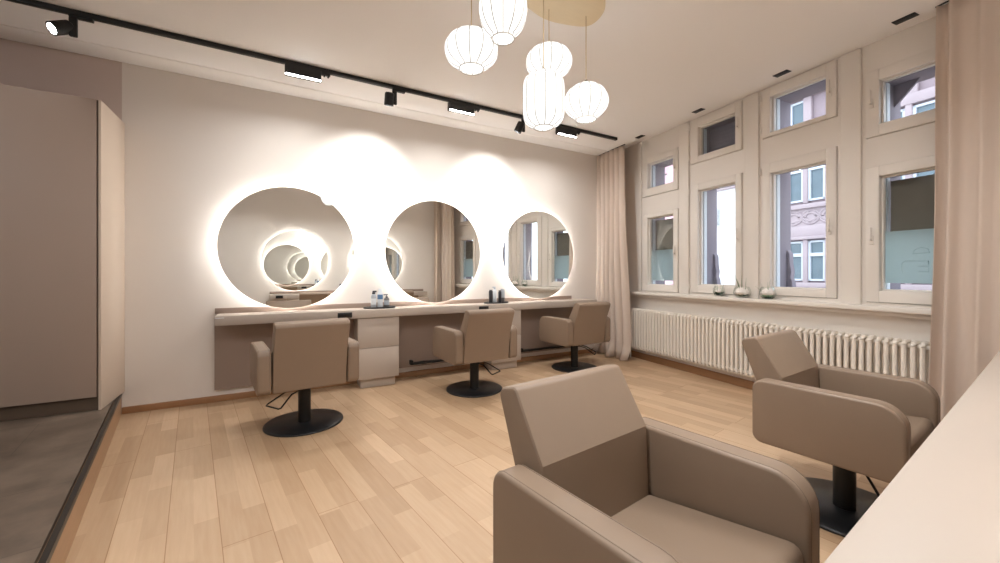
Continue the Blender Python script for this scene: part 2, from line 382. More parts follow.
# ------------------------------------------------------------------ trays and bottles
def tray(label, loc, rz=0.0, sy=1.0):
    m = MB(); N = 40
    pr = [(.17*math.cos(2*PI*i/N), .095*sy*math.sin(2*PI*i/N)) for i in range(N)]
    m.prism(pr, 'z', 0, .012, .003)
    q = [(.165*math.cos(2*PI*i/N), .09*sy*math.sin(2*PI*i/N), .013) for i in range(N)]
    m.tube(q, .004, 6, closed=True)
    o = m.build('tray', M_tray, None, loc, rz); return tag(o, label, 'tray', 'dark trays on the counters')
def bottle(kind, label, loc, s=1.0, rz=0.0):
    t = thing('bottle', label, 'bottle', loc, rz, 'hair care bottles on the trays')
    def L(name, prof, mt):
        m = MB(); m.lathe([(r*s, z*s) for r, z in prof], 20); return m.build(name, mt, t)
    if kind == 'foam':
        L('body', [(0, 0), (.026, 0), (.028, .004), (.028, .115), (.022, .135), (.014, .142), (0, .142)], M_bgrey)
        L('collar', [(0, .142), (.017, .142), (.017, .160), (0, .160)], M_bdark)
        m = MB(); m.box(-.012*s, .03*s, -.010*s, .010*s, .160*s, .178*s, .004); m.build('pump_head', M_bdark, t)
        L('label_band', [(.0284, .03), (.0284, .095)], M_bwhite)
    elif kind == 'spray':
        L('body', [(0, 0), (.026, 0), (.028, .004), (.028, .15), (.020, .162), (0, .162)], M_bwhite)
        L('label_band', [(.0285, .085), (.0285, .135)], M_bblue)
        L('cap', [(0, .162), (.019, .162), (.019, .195), (.016, .2), (0, .2)], M_bwhite)
    elif kind == 'pump':
        L('body', [(0, 0), (.027, 0), (.029, .004), (.029, .085), (.020, .098), (0, .098)], M_bsmoke)
        L('collar', [(0, .098), (.013, .098), (.013, .112), (.005, .112), (.005, .128), (0, .128)], M_bdark)
        m = MB(); m.box(-.034*s, .012*s, -.008*s, .008*s, .126*s, .138*s, .003); m.build('pump_head', M_bdark, t)
        L('label_band', [(.0295, .02), (.0295, .07)], M_bgrey)
    elif kind == 'tube':
        L('body', [(0, 0), (.024, 0), (.026, .004), (.026, .135), (.022, .145), (0, .145)], M_bdark)
        L('cap', [(0, .145), (.02, .145), (.02, .158), (0, .158)], M_bsmoke)
    elif kind == 'clear':
        L('body', [(0, 0), (.026, 0), (.028, .004), (.028, .14), (.014, .16), (0, .16)], M_bwhite)
        L('collar', [(0, .16), (.014, .16), (.014, .18), (0, .18)], M_bgrey)
        m = MB(); m.box(-.028*s, .012*s, -.008*s, .008*s, .18*s, .195*s, .003); m.build('pump_head', M_bgrey, t)
    elif kind == 'dark':
        L('body', [(0, 0), (.018, 0), (.02, .004), (.02, .125), (.016, .135), (0, .135)], M_bdark)
        L('cap', [(0, .135), (.017, .135), (.017, .15), (0, .15)], M_bsmoke)
    elif kind == 'grey':
        L('body', [(0, 0), (.026, 0), (.028, .004), (.028, .055), (0, .055)], M_bsmoke)
        L('cap', [(0, .055), (.028, .055), (.027, .15), (.024, .165), (0, .165)], M_bgrey)
    return t
TY, TZ = 4.345, .822
x = 1.02
tray('black oval tray on the counter between the large mirror and the middle mirror', (.97, TY, TZ))
bottle('foam', 'pale grey bottle with dark pump head, leftmost on the tray by the large mirror', (.905, TY-.01, TZ+.012))
bottle('spray', 'tall white spray bottle with a blue label band, middle of its tray', (.975, TY+.0, TZ+.012))
bottle('pump', 'short smoky bottle with dark pump, rightmost on the tray by the large mirror', (1.045, TY, TZ+.012))
tray('black oval tray on the counter between the middle mirror and the right mirror', (2.415, TY, TZ))
bottle('tube', 'slim black tube bottle, leftmost on the tray by the right mirror', (2.335, TY, TZ+.012))
bottle('clear', 'tallest white pump bottle on the tray beside the right mirror', (2.405, TY+.03, TZ+.012))
bottle('dark', 'thin black bottle in front of a white pump bottle, tray by the right mirror', (2.445, TY-.035, TZ+.012))
bottle('grey', 'bottle with grey upper and smoky base, rightmost on the tray by the right mirror', (2.505, TY, TZ+.012))

# ------------------------------------------------------------------ station behind the camera (its counter is seen at the lower right)
oc = thing('vanity_counter', 'pale cream counter top running out of the photo at the lower right corner', 'counter', O0, OA)
OZ = .79
m = MB(); m.box(.23, 3.42, .002, .30, OZ-.084, OZ, .003); m.build('worktop', M_counter, oc)
m = MB(); m.box(.23, 3.42, .002, .028, OZ, OZ+.05, .002); m.build('back_ledge', M_panel, oc)
m = MB(); m.box(.96, 2.0, .016, .03, .115, OZ-.084); m.box(2.43, 3.3, .016, .03, .115, OZ-.084); m.build('back_panel', M_panel, oc)
def drawer_unit2(root, x0, x1, yf, z0, z1):
    m = MB(); m.box(x0, x1, .018, yf-.018, z0, z1, .002); u = m.build('drawer_unit', M_counter, root)
    zm = (z0+z1)/2
    for za, zb in ((z0, zm-.002), (zm+.002, z1-.004)):
        m = MB(); m.box(x0, x1, yf-.017, yf, za, zb, .002); m.build('drawer_front', M_counter, u)
    m = MB(); m.box(x0+.03, x1-.03, .018, yf-.05, 0, z0, .002); m.build('plinth', M_counter, u)
drawer_unit2(oc, .53, .955, .28, .10, OZ-.084)
drawer_unit2(oc, 2.0, 2.42, .28, .10, OZ-.084)
m = MB(); m.box(.34, .46, .296, .314, OZ-.07, OZ-.02, .004); o = m.build('socket_box', M_black, oc); o['label'] = 'black double socket box'
g2 = 'back-lit round mirrors behind the near counter'
p = ol(.69, .0005, MZ); mirror('backlit round mirror seen only as a ring reflected inside the large left mirror', p, OA+PI, g2)
p = ol(2.32, .0005, MZ); mirror('backlit round mirror seen as a cut-off ring inside the middle mirror', p, OA+PI, g2)
p = ol(1.58, .112, OZ+.0006); tray('black oval tray on the near counter, seen only in the large mirror', p, OA, .75)
for k, (kd, lb) in enumerate((('foam', 'pale grey pump bottle on the near counter, seen in the large mirror'), ('spray', 'white blue-banded bottle on the near counter, seen in the large mirror'), ('tube', 'black tube bottle on the near counter, seen in the large mirror'))):
    p = ol(1.51+.07*k, .110, OZ+.012); bottle(kd, lb, p, 1.0, OA)

# ------------------------------------------------------------------ salon chairs (local: faces +y)
CW, AT, CL, AZ = .70, .088, .565, .654
def rounded(pts, rad):
    out = []; n = len(pts)
    for i, p in enumerate(pts):
        r = rad[i]
        p = Vector(p); a = Vector(pts[i-1]); b = Vector(pts[(i+1) % n])
        if r <= 0: out.append(tuple(p)); continue
        da = (a-p).normalized(); db = (b-p).normalized()
        ang = da.angle(db); d = r/math.tan(ang/2)
        s = p+da*d; e = p+db*d; c = p + (da+db).normalized()*(r/math.sin(ang/2))
        k = 7 if r > .04 else 4
        v0 = s-c; v1 = e-c; th = v0.angle(v1)
        sg = 1 if (v0.x*v1.y-v0.y*v1.x) > 0 else -1
        for j in range(k+1):
            q = th*j/k*sg
            out.append((c.x+v0.x*math.cos(q)-v0.y*math.sin(q), c.y+v0.x*math.sin(q)+v0.y*math.cos(q)))
    return out
def make_chair(label):
    t = thing('salon_chair', label, 'chair', (0, 0, 0), 0, 'taupe salon chairs')
    hw = CW/2; bw = hw-AT-.009
    # backrest: vertical lower front, upper part leaning back
    pr = rounded([(-.262, .335), (-.168, .335), (-.181, .662), (-.298, .858), (-.388, .836), (-.296, .60)], [.012, .012, .0, .026, .03, .0])
    m = MB(); m.prism(pr, 'x', -bw, bw, .012, 3); m.build('backrest', M_leather, t, sharp=22)
    # seat cushion, slightly higher at the front
    pr = rounded([(-.172, .36), (.268, .36), (.275, .492), (-.17, .425)], [.01, .02, .03, .0])
    m = MB(); m.prism(pr, 'x', -bw, bw, .008, 2); m.build('seat', M_leather, t, sharp=30)
    for s in (-1, 1):
        pr = rounded([(-CL/2, .335), (CL/2, .335), (CL/2, AZ), (-CL/2, AZ)], [.045, .04, .095, .05])
        m = MB(); x0, x1 = sorted((s*hw, s*(hw-AT))); m.prism(pr, 'x', x0, x1, .012, 3)
        ar = m.build('armrest', M_leather, t, sharp=40)
        m = MB()
        for xx in (s*(hw-.0125), s*(hw-AT+.0125)):
            m.tube([(xx, y, z) for y, z in pr], .0011, 5, closed=True)
        m.build('seam', M_seam, ar)
    m = MB(); m.box(-.13, .13, -.14, .16, .318, .362, .006); m.build('seat_mount', M_black, t)
    m = MB(); m.lathe([(0, .012), (.046, .012), (.046, .32), (0, .32)], 32); m.build('column', M_black, t)
    m = MB(); m.lathe([(0, 0), (.286, 0), (.289, .003), (.289, .010), (.284, .015), (.06, .017), (0, .017)], 64); m.build('base_plate', M_base, t, sharp=50)
    return t
def lever(root, ang):
    m = MB(); ca, sa = math.cos(ang), math.sin(ang)
    def q(a, b, z): return (a*ca-b*sa, a*sa+b*ca, z)
    pts = [q(.05, .04, .29), q(.14, .045, .27), q(.25, .085, .205), q(.262, .075, .20), q(.262, -.075, .20), q(.25, -.085, .205), q(.14, -.045, .27), q(.05, -.04, .29)]
    m.tube(pts, .006, 8); m.build('foot_lever', M_black, root)
chair = make_chair('taupe salon chair in front of the large left mirror, seen from behind')
chairs = [
 (chair, (.195, 3.52, 0), R(7.0), None),
 (None, (1.780, 3.672, 0), R(2.0), 'taupe salon chair in front of the middle mirror'),
 (None, (3.290, 3.88, 0), R(1.0), 'taupe salon chair in front of the right mirror beside the far curtain'),
 (None, (.908, .738, 0), R(187.2), 'large foreground taupe salon chair, turned toward the viewer, cut by the bottom edge'),
 (None, (2.509, .875, 0), R(184.7), 'taupe salon chair in front of the radiator, partly behind the near counter'),
]
roots = []
for r0, loc, rz, lb in chairs:
    if r0 is None: r0 = dup(chair, loc, rz, lb)
    else: r0.location = loc; r0.rotation_euler.z = rz
    roots.append(r0)
for r0, an in zip(roots, (R(205), R(-60), R(-50), R(60), R(60))): lever(r0, an)

# ------------------------------------------------------------------ ceiling track and heads
def head_flood(label, x, y, z, away=1, rz=0.0):
    """box flood under a track, emitting face tilted to the wall"""
    t = thing('ceiling_floodlight', label, 'ceiling light', (x, y, z), rz, 'box floodlights on the ceiling tracks')
    m = MB(); m.box(-.14, .14, -.032, .032, -.085, .0005, .004); m.build('housing', M_black, t)
    m = MB(); m.box(.14, .215, -.017, .017, -.022, .0, .003); m.box(.16, .172, -.008, .008, -.034, -.02); m.box(.19, .205, -.01, .01, -.036, -.02); m.build('adapter', M_black, t)
    m = MB(); m.box(-.136, .136, -.033, -.010, -.091, -.084, .002); o = m.build('diffuser', E_flood, t); o['label'] = 'glowing white diffuser strip'
    return t
def head_spot(label, x, y, z, aim, lit=True, rz=0.0, side=-1):
    t = thing('track_spotlight', label, 'ceiling light', (x, y, z), 0, 'cylinder spotlights on the ceiling tracks')
    m = MB(); m.box(-.02, .10, -.017, .017, -.02, 0, .003); m.build('adapter', M_black, t)
    m = MB(); m.box(-.022, .022, -.012, .012, -.15, -.015, .008); m.build('bracket', M_black, t)
    d = Vector(aim).normalized()
    q = Vector((0, 0, -1)).rotation_difference(d).to_matrix().to_4x4()
    c = Vector((side*.052, -.006, -.105))
    m = MB(); m.lathe([(0, .055), (.034, .055), (.043, .045), (.043, -.062), (.035, -.062), (.035, -.035), (0, -.035)], 28, Matrix.Translation(c) @ q)
    m.build('barrel', M_black, t, sharp=35)
    ld = -.040 if lit else -.060
    m = MB(); m.lathe([(0, ld), (.033, ld), (.033, ld+.001), (0, ld+.001)], 24, Matrix.Translation(c) @ q); o = m.build('lens', E_spot, t); o['label'] = 'bright glowing lens'
    return t, Vector((x, y, z)) + c + d*.07, d
def spot_light(name, loc, d, power, size=70, blend=.9, col=(.985, .995, 1), rad=.03):
    L = bpy.data.lights.new(name, 'SPOT'); L.energy = power; L.spot_size = R(size); L.spot_blend = blend; L.color = col; L.shadow_soft_size = rad
    o = bpy.data.objects.new(name, L); C.objects.link(o); o.location = loc
    o.rotation_euler = Vector(d).to_track_quat('-Z', 'Y').to_euler(); return o
def area_light(name, loc, d, power, sx, sy, col=(.985, .995, 1), spread=150, rz=0):
    L = bpy.data.lights.new(name, 'AREA'); L.shape = 'RECTANGLE'; L.size = sx; L.size_y = sy; L.energy = power; L.color = col; L.spread = R(spread)
    o = bpy.data.objects.new(name, L); C.objects.link(o); o.location = loc
    o.rotation_euler = Vector(d).to_track_quat('-Z', 'Y').to_euler(); return o
TRY, TRZ = 3.785, 2.9655
tk = thing('light_track', 'long black ceiling track running along the mirror wall', 'light track', (0, TRY, HT))
m = MB(); m.box(-3.4, 3.90, -.018, .018, -.034, -.0005, .002); m.build('rail', M_black, tk)
m = MB(); m.box(3.90, 3.93, -.019, .019, -.036, -.0005, .003); m.build('end_cap', M_black, tk)
m = MB(); m.box(-3.4, 3.9, -.006, .006, -.0352, -.033); m.build('conductor_slot', M_trim, tk)
for x, lb in ((.20, 'black box floodlight on the track, above the large left mirror'), (1.68, 'black box floodlight on the track, above the middle mirror'), (3.08, 'black box floodlight nearest the end of the track by the curtain')):
    head_flood(lb, x, TRY, TRZ)
    area_light('flood_beam', (x, TRY, TRZ-.10), (0, -.02, -1), FLOOD_W*1.15, .26, .05, spread=170)
for x, aim, lb, tgt, pw in ((-1.21, (-.60, -.50, -.55), 'black track spotlight shining at the viewer above the tall cabinet', None, SPOT_W*1.6),
                       (.985, (0, .3, -1), 'black cylinder spotlight pointing down, above the gap between large and middle mirrors', (.86, 4.5, 2.2), SPOT_W),
                       (2.455, (-.34, .42, -1), 'black tilted spotlight beside the cylinder lantern, above the middle and right mirrors', (2.37, 4.5, 2.2), SPOT_W)):
    t, lp, d = head_spot(lb, x, TRY, TRZ, aim, bool(tgt))
    if tgt: d = Vector(tgt)-lp
    spot_light('spot_beam', lp, d, pw, 84 if tgt else 80, 1.0)
# the matching track over the near stations (out of the photo, seen only through its light)
p0 = ol(-.5, 1.0); tk2 = thing('light_track', 'black ceiling track over the near counter, outside the photo', 'light track', (p0.x, p0.y, HT), OA)
m = MB(); m.box(0, 3.35, -.018, .018, -.034, -.0005, .002); m.build('rail', M_black, tk2)
for k, (xx, kd) in enumerate(((.0, 'f'), (.75, 's'), (1.4, 'f'), (2.05, 's'), (2.55, 'f'))):
    p = ol(xx, 1.0, TRZ)
    if kd == 'f':
        head_flood('box floodlight over the near counter, outside the photo, %s' % ('nearest the platform', 0, 'in the middle of its track', 0, 'nearest the windows')[k], p.x, p.y, p.z, rz=OA)
        area_light('flood_beam', (p.x, p.y, TRZ-.10), (0, .2, -1), FLOOD_W*1.3, .26, .05)
    else:
        t, lp, d = head_spot('cylinder spotlight over the near counter, outside the photo, %s' % ('', 'toward the platform', '', 'toward the windows')[k], p.x, p.y, p.z, (0, .05, -1))
        spot_light('spot_beam', lp, (0, .15, -1), SPOT_W*.36, 95)

# added opal fill lamps over the tiled platform, unseen, raising the ambient light
for x, y, lb in ((-2.5, 2.3, 'added round opal fill lamp over the tiled platform, out of view, nearer the cabinet'), (-2.3, .2, 'added round opal fill lamp over the tiled platform, out of view, farther from the cabinet')):
    t = thing('fill_lamp', lb, 'ceiling light', (x, y, HT), 0, 'added opal fill lamps over the platform')
    m = MB(); m.lathe([(0, -.0005), (.2, -.0005), (.2, -.03), (.19, -.03), (.19, -.012), (0, -.012)], 40); m.build('rim', M_bwhite, t, sharp=35)
    m = MB(); m.lathe([(0, -.075), (.08, -.07), (.15, -.052), (.187, -.025), (.187, -.016), (0, -.016)], 40); m.build('diffuser', E_fill, t)
# ------------------------------------------------------------------ pendant lanterns
cp = [(1.40, 2.17), (1.59, 2.215), (1.75, 2.20), (1.925, 2.13), (1.93, 1.99), (1.83, 1.86), (1.55, 1.66), (1.22, 1.50), (.95, 1.50), (.78, 1.72), (.83, 2.0), (1.08, 2.13)]
def smooth_poly(pts, k=5):
    out = []; n = len(pts)
    for i in range(n):
        p0, p1, p2, p3 = [Vector(pts[(i+j-1) % n]) for j in range(4)]
        for j in range(k):
            t = j/k
            out.append(tuple(.5*((2*p1)+(-p0+p2)*t+(2*p0-5*p1+4*p2-p3)*t*t+(-p0+3*p1-3*p2+p3)*t**3)))
    return out
m = MB(); m.prism(smooth_poly(cp), 'z', 2.955, 2.9995, .006, 3)
tag(m.build('pendant_canopy', M_birch), 'pale birch plywood ceiling canopy holding the paper lanterns', 'ceiling canopy')
def lantern(label, x, y, zt, zb, r, kind, nrib=12):
    t = thing('paper_lantern', label, 'pendant lamp', (x, y, zb), 0, 'white paper lanterns under the canopy')
    H = zt-zb; prof = []
    N = 18
    for i in range(N+1):
        u = i/N
        if kind == 'ball': rr = r*(max(0, 1-(2*u-1)**2))**.5*.93+.07*r; 
        elif kind == 'oblate': rr = r*(max(0, 1-abs(2*u-1)**2.3))**.5
        else: rr = r*(max(0, 1-abs(2*u-1)**6))**.42
        prof.append((rr, u*H))
    ro = r*.46
    full = [p for p in prof]
    prof = [(max(rr, ro), z) for rr, z in prof]
    prof[0] = (ro, 0.0); prof[-1] = (ro*.55, H)
    m = MB(); m.lathe(prof, nrib*8, None, True, nrib, .035); m.build('lampshade', E_lantern, t, sharp=80)
    m = MB()
    for k in range(nrib):
        a = 2*PI*k/nrib; m.tube([((rr*(1-.035)+.0012)*math.cos(a), (rr*(1-.035)+.0012)*math.sin(a), z) for rr, z in prof], .0023, 5)
    m.build('ribs', M_ring, t)
    m = MB(); m.tube([(ro*math.cos(2*PI*i/40), ro*math.sin(2*PI*i/40), -.002) for i in range(40)], .0024, 6, closed=True); m.build('bottom_ring', M_rim, t)
    m = MB(); m.lathe([(0, .012), (ro*.97, .012), (ro*.97, .009), (0, .009)], 32); m.build('diffuser', E_lantern, t)
    m = MB(); m.tube([(0, 0, H-.004), (0, 0, 2.956-zb)], .0028, 6); m.build('cord', M_cord, t)
    m = MB(); m.lathe([(0, H-.004), (ro*.58, H-.004), (ro*.55, H+.004), (.012, H+.006), (.010, H+.03), (0, H+.032)], 24); m.build('top_cap', M_ring, t)
    return t
lantern('wide white paper lantern hanging furthest left', .969, 2.037, 2.575, 2.368, .152, 'oblate')
lantern('tall white paper lantern cut by the top edge of the photo', .976, 1.688, 2.645, 2.360, .120, 'ball')
lantern('round white paper lantern directly above the cylinder-shaped one', 1.577, 2.117, 2.705, 2.500, .152, 'oblate')
lantern('cylinder shaped white paper lantern, lowest of the cluster', 1.357, 1.874, 2.365, 2.050, .121, 'cyl')
lantern('round white paper lantern hanging furthest right', 1.840, 2.049, 2.488, 2.250, .150, 'ball')

# ------------------------------------------------------------------ window wall
WT = .30    # wall thickness outward (local y negative)
wins = [ # s0,s1 casing; lower z0,z1; upper z0,z1 ; glass s0,s1 ; glass lower z ; glass upper z
 (.077, .70, .955, 2.015, 2.25, 2.78, .153, .60, 1.04, 1.953, 2.358, 2.695),
 (-.757, -.099, .965, 2.262, 2.505, 3.03, -.682, -.213, 1.06, 2.178, 2.585, 2.925),
 (-1.605, -.963, .980, 2.292, 2.545, 3.033, -1.524, -1.048, 1.054, 2.185, 2.588, 2.940),
 (-2.43, -1.80, .965, 2.05, 2.285, 2.82, -2.335, -1.890, 1.060, 1.965, 2.377, 2.725),
]
SILL_Z = .945
wall = MB()
S0, S1 = 1.75, -6.2
TOP = HT+.12
def wb(s0, s1, z0, z1, y0=-WT, y1=0.0): wall.box(min(s0, s1), max(s0, s1), y0, y1, z0, z1)
wb(S0, S1, 0, SILL_Z-.03)
edges = [S0] + [v for w in wins for v in (w[1], w[0])] + [S1]
for i in range(0, len(edges), 2): wb(edges[i], edges[i+1], SILL_Z-.03, TOP)
for w in wins:
    wb(w[0], w[1], w[5], TOP); wb(w[0], w[1], w[3], w[4])
    if w[2] > SILL_Z-.03: wb(w[0], w[1], SILL_Z-.03, w[2])
struct(wall.build('wall_window', M_winframe, None, P0, W_RZ))
for i, w in enumerate(wins):
    s0, s1, za, zb, zc, zd, g0, g1, ga, gb, gc, gd = w
    root = sroot('window_%d' % (i+1), P0, W_RZ)
    for nm, z0, z1, q0, q1 in (('lower', za, zb, ga, gb), ('upper', zc, zd, gc, gd)):
        # fixed frame (slightly recessed, leaves a dark joint), then the sash
        m = MB(); e = .004
        m.box(s0+e, g0, -.075, .018, z0+e, z1-e, .006); m.box(g1, s1-e, -.075, .018, z0+e, z1-e, .006)
        m.box(g0-.001, g1+.001, -.075, .018, z0+e, q0, .006); m.box(g0-.001, g1+.001, -.075, .018, q1, z1-e, .006)
        sash = m.build('sash', M_winframe, root)
        m = MB()
        b2 = .012
        m.box(g0, g0+b2, -.062, -.02, q0, q1, .003); m.box(g1-b2, g1, -.062, -.02, q0, q1, .003); m.box(g0, g1, -.062, -.02, q0, q0+b2, .003); m.box(g0, g1, -.062, -.02, q1-b2, q1, .003)
        m.build('glazing_bead', M_winframe, sash)
        m = MB(); m.box(g0+.004, g1-.004, -.048, -.040, q0+.004, q1-.004); m.build('pane', M_glass, sash)
        # handle and hinges
        hs = (g0-.035) if i != 3 else (g1+.045)
        m = MB()
        hz = (q0+q1)/2-.05 if nm == 'lower' else (q0+q1)/2
        m.box(hs-.014, hs+.014, .018, .026, hz-.035, hz+.035, .004); m.box(hs-.008, hs+.008, .026, .046, hz-.008, hz+.008, .003)
        m.box(hs-.009, hs+.009, .040, .052, hz-.008, hz+.105, .004); m.build('handle', M_winframe, sash)
        m = MB(); hx = s1 if i != 3 else s0
        for hh in (z0+.08, z1-.08): m.tube([(hx, .024, hh-.03), (hx, .024, hh+.03)], .008, 8)
        m.build('hinge', M_winframe, sash)
    # dark joint behind
    m = MB()
    for z0, z1 in ((za, zb), (zc, zd)):
        m.box(s0-.0005, s0+.006, -.07, -.012, z0, z1); m.box(s1-.006, s1+.0005, -.07, -.012, z0, z1); m.box(s0, s1, -.07, -.012, z1-.006, z1+.0005); m.box(s0, s1, -.07, -.012, z0-.0005, z0+.006)
    m.build('joint', M_gap, root)
    m = MB()
    for q0, q1 in ((ga, gb), (gc, gd)):
        m.box(g1-.012, g1+.01, -.12, -.0765, q0-.01, q1+.01); m.box(g0-.01, g0+.012, -.12, -.0765, q0-.01, q1+.01)
        m.box(g0, g1, -.12, -.0765, q0-.02, q0+.006)
    m.build('outer_frame', M_exframe, root)
    # outer stone reveal, wider at its carved foot
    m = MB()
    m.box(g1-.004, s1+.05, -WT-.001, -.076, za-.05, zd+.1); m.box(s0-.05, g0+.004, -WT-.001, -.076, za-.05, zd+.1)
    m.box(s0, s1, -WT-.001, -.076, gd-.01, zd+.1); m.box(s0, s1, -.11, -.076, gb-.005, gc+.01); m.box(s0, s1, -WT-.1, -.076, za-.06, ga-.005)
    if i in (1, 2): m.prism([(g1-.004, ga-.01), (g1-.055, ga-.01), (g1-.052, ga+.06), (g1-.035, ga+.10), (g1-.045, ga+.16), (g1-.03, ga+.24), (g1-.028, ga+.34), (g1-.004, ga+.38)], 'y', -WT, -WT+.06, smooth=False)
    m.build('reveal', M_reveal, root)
    if i in (0, 3):     # frosted film on the lower half, sun screen hanging over the upper half
        zf = ga + (gb-ga)*.515
        m = MB(); m.box(g0+.004, g1-.004, -.0535, -.050, ga+.062, zf)
        fl = m.build('frosted_film', M_film, root)
        if i == 3:
            m = MB(); Y_ = -.0498
            def line(*p): m.tube([(a_, Y_, b_) for a_, b_ in p], .0022, 5)
            line((-2.078, 1.29), (-2.015, 1.292), (-2.0, 1.275), (-1.998, 1.225), (-2.006, 1.20))
            line((-2.09, 1.288), (-2.146, 1.29), (-2.148, 1.205)); line((-2.09, 1.25), (-2.146, 1.25)); line((-2.092, 1.21), (-2.146, 1.208))
            line((-2.062, 1.345), (-2.155, 1.348)); line((-2.062, 1.345), (-2.075, 1.375), (-2.11, 1.39), (-2.145, 1.378), (-2.155, 1.348))
            m.build('film_mark', M_filmmark, fl)
        m = MB(); m.box(g0-.03, g1-.012, -.135, -.130, zf+.012, gb-.03); m.tube([(g0-.03, -.1325, zf+.012), (g1-.012, -.1325, zf+.012)], .008, 8); m.build('sun_screen', M_screen, root)
    if i == 1:
        m = MB(); m.box(g0-.05, g1+.0, -.20, -.185, gc-.03, gd+.05)
        for k in range(9): m.box(g0-.05, g1, -.185, -.18, gc-.02+k*.05, gc+.02+k*.05, .002)
        m.build('roller_shutter', M_reveal, root)
    if i == 3:
        m = MB(); m.prism([(g1+.10, gc+.045), (g1+.10, gd+.2), (-2.06, gd+.2), (-2.11, gd+.06)], 'y', -.22, -.20, smooth=False); m.build('sun_sail', M_reveal, root)
# pilasters / casing strips between the windows
k = 2
for (sa, sb) in ((-.800, -.935), (.06, -.085), (-1.640, -1.775), (.78, .715), (1.30, 1.22)):
    m = MB(); m.box(min(sa, sb), max(sa, sb), -.002, .022 if sa < .5 else .016, SILL_Z, HT+.04, .004)
    k += 2; struct(m.build('trim_%d' % k, M_winframe, None, P0, W_RZ))
m = MB(); m.box(-6.0, 1.62, -.07, .125, SILL_Z-.04, SILL_Z, .006)
m.box(-6.0, 1.62, -.002, .075, SILL_Z-.075, SILL_Z-.04, .004)
struct(m.build('trim_9', M_winframe, None, P0, W_RZ))
m = MB(); m.box(-6.0, 1.5, -.001, .02, 0, .085, .003); struct(m.build('baseboard_right', M_wood, None, P0, W_RZ))
# recessed downlights in the ceiling strip
lbs = ('above the leftmost window beside the far curtain', 'above the second window from the left', 'above the window with the pale stone facade', 'nearest the near curtain')
for (s, lb) in zip((.47, -.43, -1.31, -2.14), lbs):
    p = wl(s, .262, HT)
    t = thing('recessed_downlight', 'small black recessed double downlight ' + lb, 'ceiling light', p, W_RZ, 'recessed downlights along the window wall')
    m = MB(); m.box(-.062, .062, -.034, .034, -.006, -.0005, .002); m.build('frame', M_black, t)
    for q in (-.03, .03):
        m = MB(); m.lathe([(.026, -.0075), (.024, -.0055), (.018, -.0055), (.0, -.0058)], 20, Matrix.Translation((q, 0, 0))); m.build('lens', M_trim, t)

# ------------------------------------------------------------------ radiator
rad = thing('radiator', 'long cream column radiator under the window sill', 'radiator', wl(0, .085), W_RZ)
RZ0, RZ1 = .155, .70
def rad_section():
    m = MB()
    for y in (-.045, .045):
        m.tube([(0, y, RZ0+.03), (0, y, RZ1-.03)], .0145, 12)
    for z, sg in ((RZ1, 1), (RZ0, -1)):
        m.tube([(0, -.045, z-.03*sg), (0, -.04, z-.012*sg), (0, -.02, z-.004*sg), (0, .02, z-.004*sg), (0, .04, z-.012*sg), (0, .045, z-.03*sg)], .016, 10)
    m.tube([(-.025, 0, RZ1-.035), (.025, 0, RZ1-.035)], .02, 10); m.tube([(-.025, 0, RZ0+.035), (.025, 0, RZ0+.035)], .02, 10)
    return m
sec = rad_section().build('column_section', M_rad, rad, (.77, 0, 0))
for k in range(1, 62):
    c = sec.copy(); C.objects.link(c); c.location = (.77-.05*k, 0, 0)
m = MB()
for s in (.4, -.9, -2.0): m.box(s-.012, s+.012, -.084, .0, RZ0+.02, RZ0+.05); m.box(s-.012, s+.012, -.084, 0, RZ1-.07, RZ1-.04)
m.build('wall_bracket', M_rad, rad)
m = MB(); m.tube([(.80, 0, RZ0+.035), (.84, 0, RZ0+.035), (.85, 0, RZ0+.02), (.85, 0, .003)], .009, 8); m.tube([(.79, 0, RZ0+.035), (.83, 0, RZ0+.035)], .016, 10); m.build('supply_pipe', M_rad, rad)

# ------------------------------------------------------------------ curtains
def curtain(name, label, path, z_top, z_bot, amp, nf, flare=0.0, puddle=0.0, seed=1, group='blush curtains by the windows'):
    """path: function u in 0..1 -> (Vector pos, Vector normal)"""
    rnd = random.Random(seed)
    t = thing(name, label, 'curtain', (0, 0, 0), 0, group)
    NU, NV = nf*14, 26
    bm = bmesh.new(); grid = []
    ph = [rnd.uniform(-.5, .5) for _ in range(nf+2)]; am = [rnd.uniform(.65, 1.2) for _ in range(nf+2)]
    for j in range(NV+1):
        v = j/NV; z = z_top+(z_bot-z_top)*v; row = []
        for i in range(NU+1):
            u = i/NU; k = u*nf; i0 = int(min(k, nf-1)); fr = k-i0
            a = am[i0]*(1-fr)+am[i0+1]*fr; sh = (ph[i0]*(1-fr)+ph[i0+1]*fr)
            pos, nrm, side = path(u, v)
            w = math.sin(2*PI*k+sh*1.2*v)
            w = math.copysign(abs(w)**.8, w)
            off = amp*a*w*(.55+.45*min(1, v*1.5)) + flare*v*v*math.sin(2*PI*u*1.3+seed)
            off += .006*math.sin(9*v+5*u)
            q = pos + nrm*off + side*(.012*math.cos(2*PI*k*1.0+sh))
            if puddle and v > .94: q = q + nrm*puddle*(v-.94)/.06*(.5+.5*math.sin(5*u+1.7*k))
            row.append(bm.verts.new((q.x, q.y, z)))
        grid.append(row)
    for j in range(NV):
        for i in range(NU): bm.faces.new((grid[j][i], grid[j][i+1], grid[j+1][i+1], grid[j+1][i]))
    for f in bm.faces: f.smooth = True
    me = bpy.data.meshes.new('drape'); bm.to_mesh(me); bm.free(); me.materials.append(M_curtain)
    o = bpy.data.objects.new('drape', me); C.objects.link(o); o.parent = t
    sm = o.modifiers.new('thick', 'SOLIDIFY'); sm.thickness = .003
    return t
tw = Vector((math.sin(WA), math.cos(WA), 0)); nw = Vector((-math.cos(WA), math.sin(WA), 0))
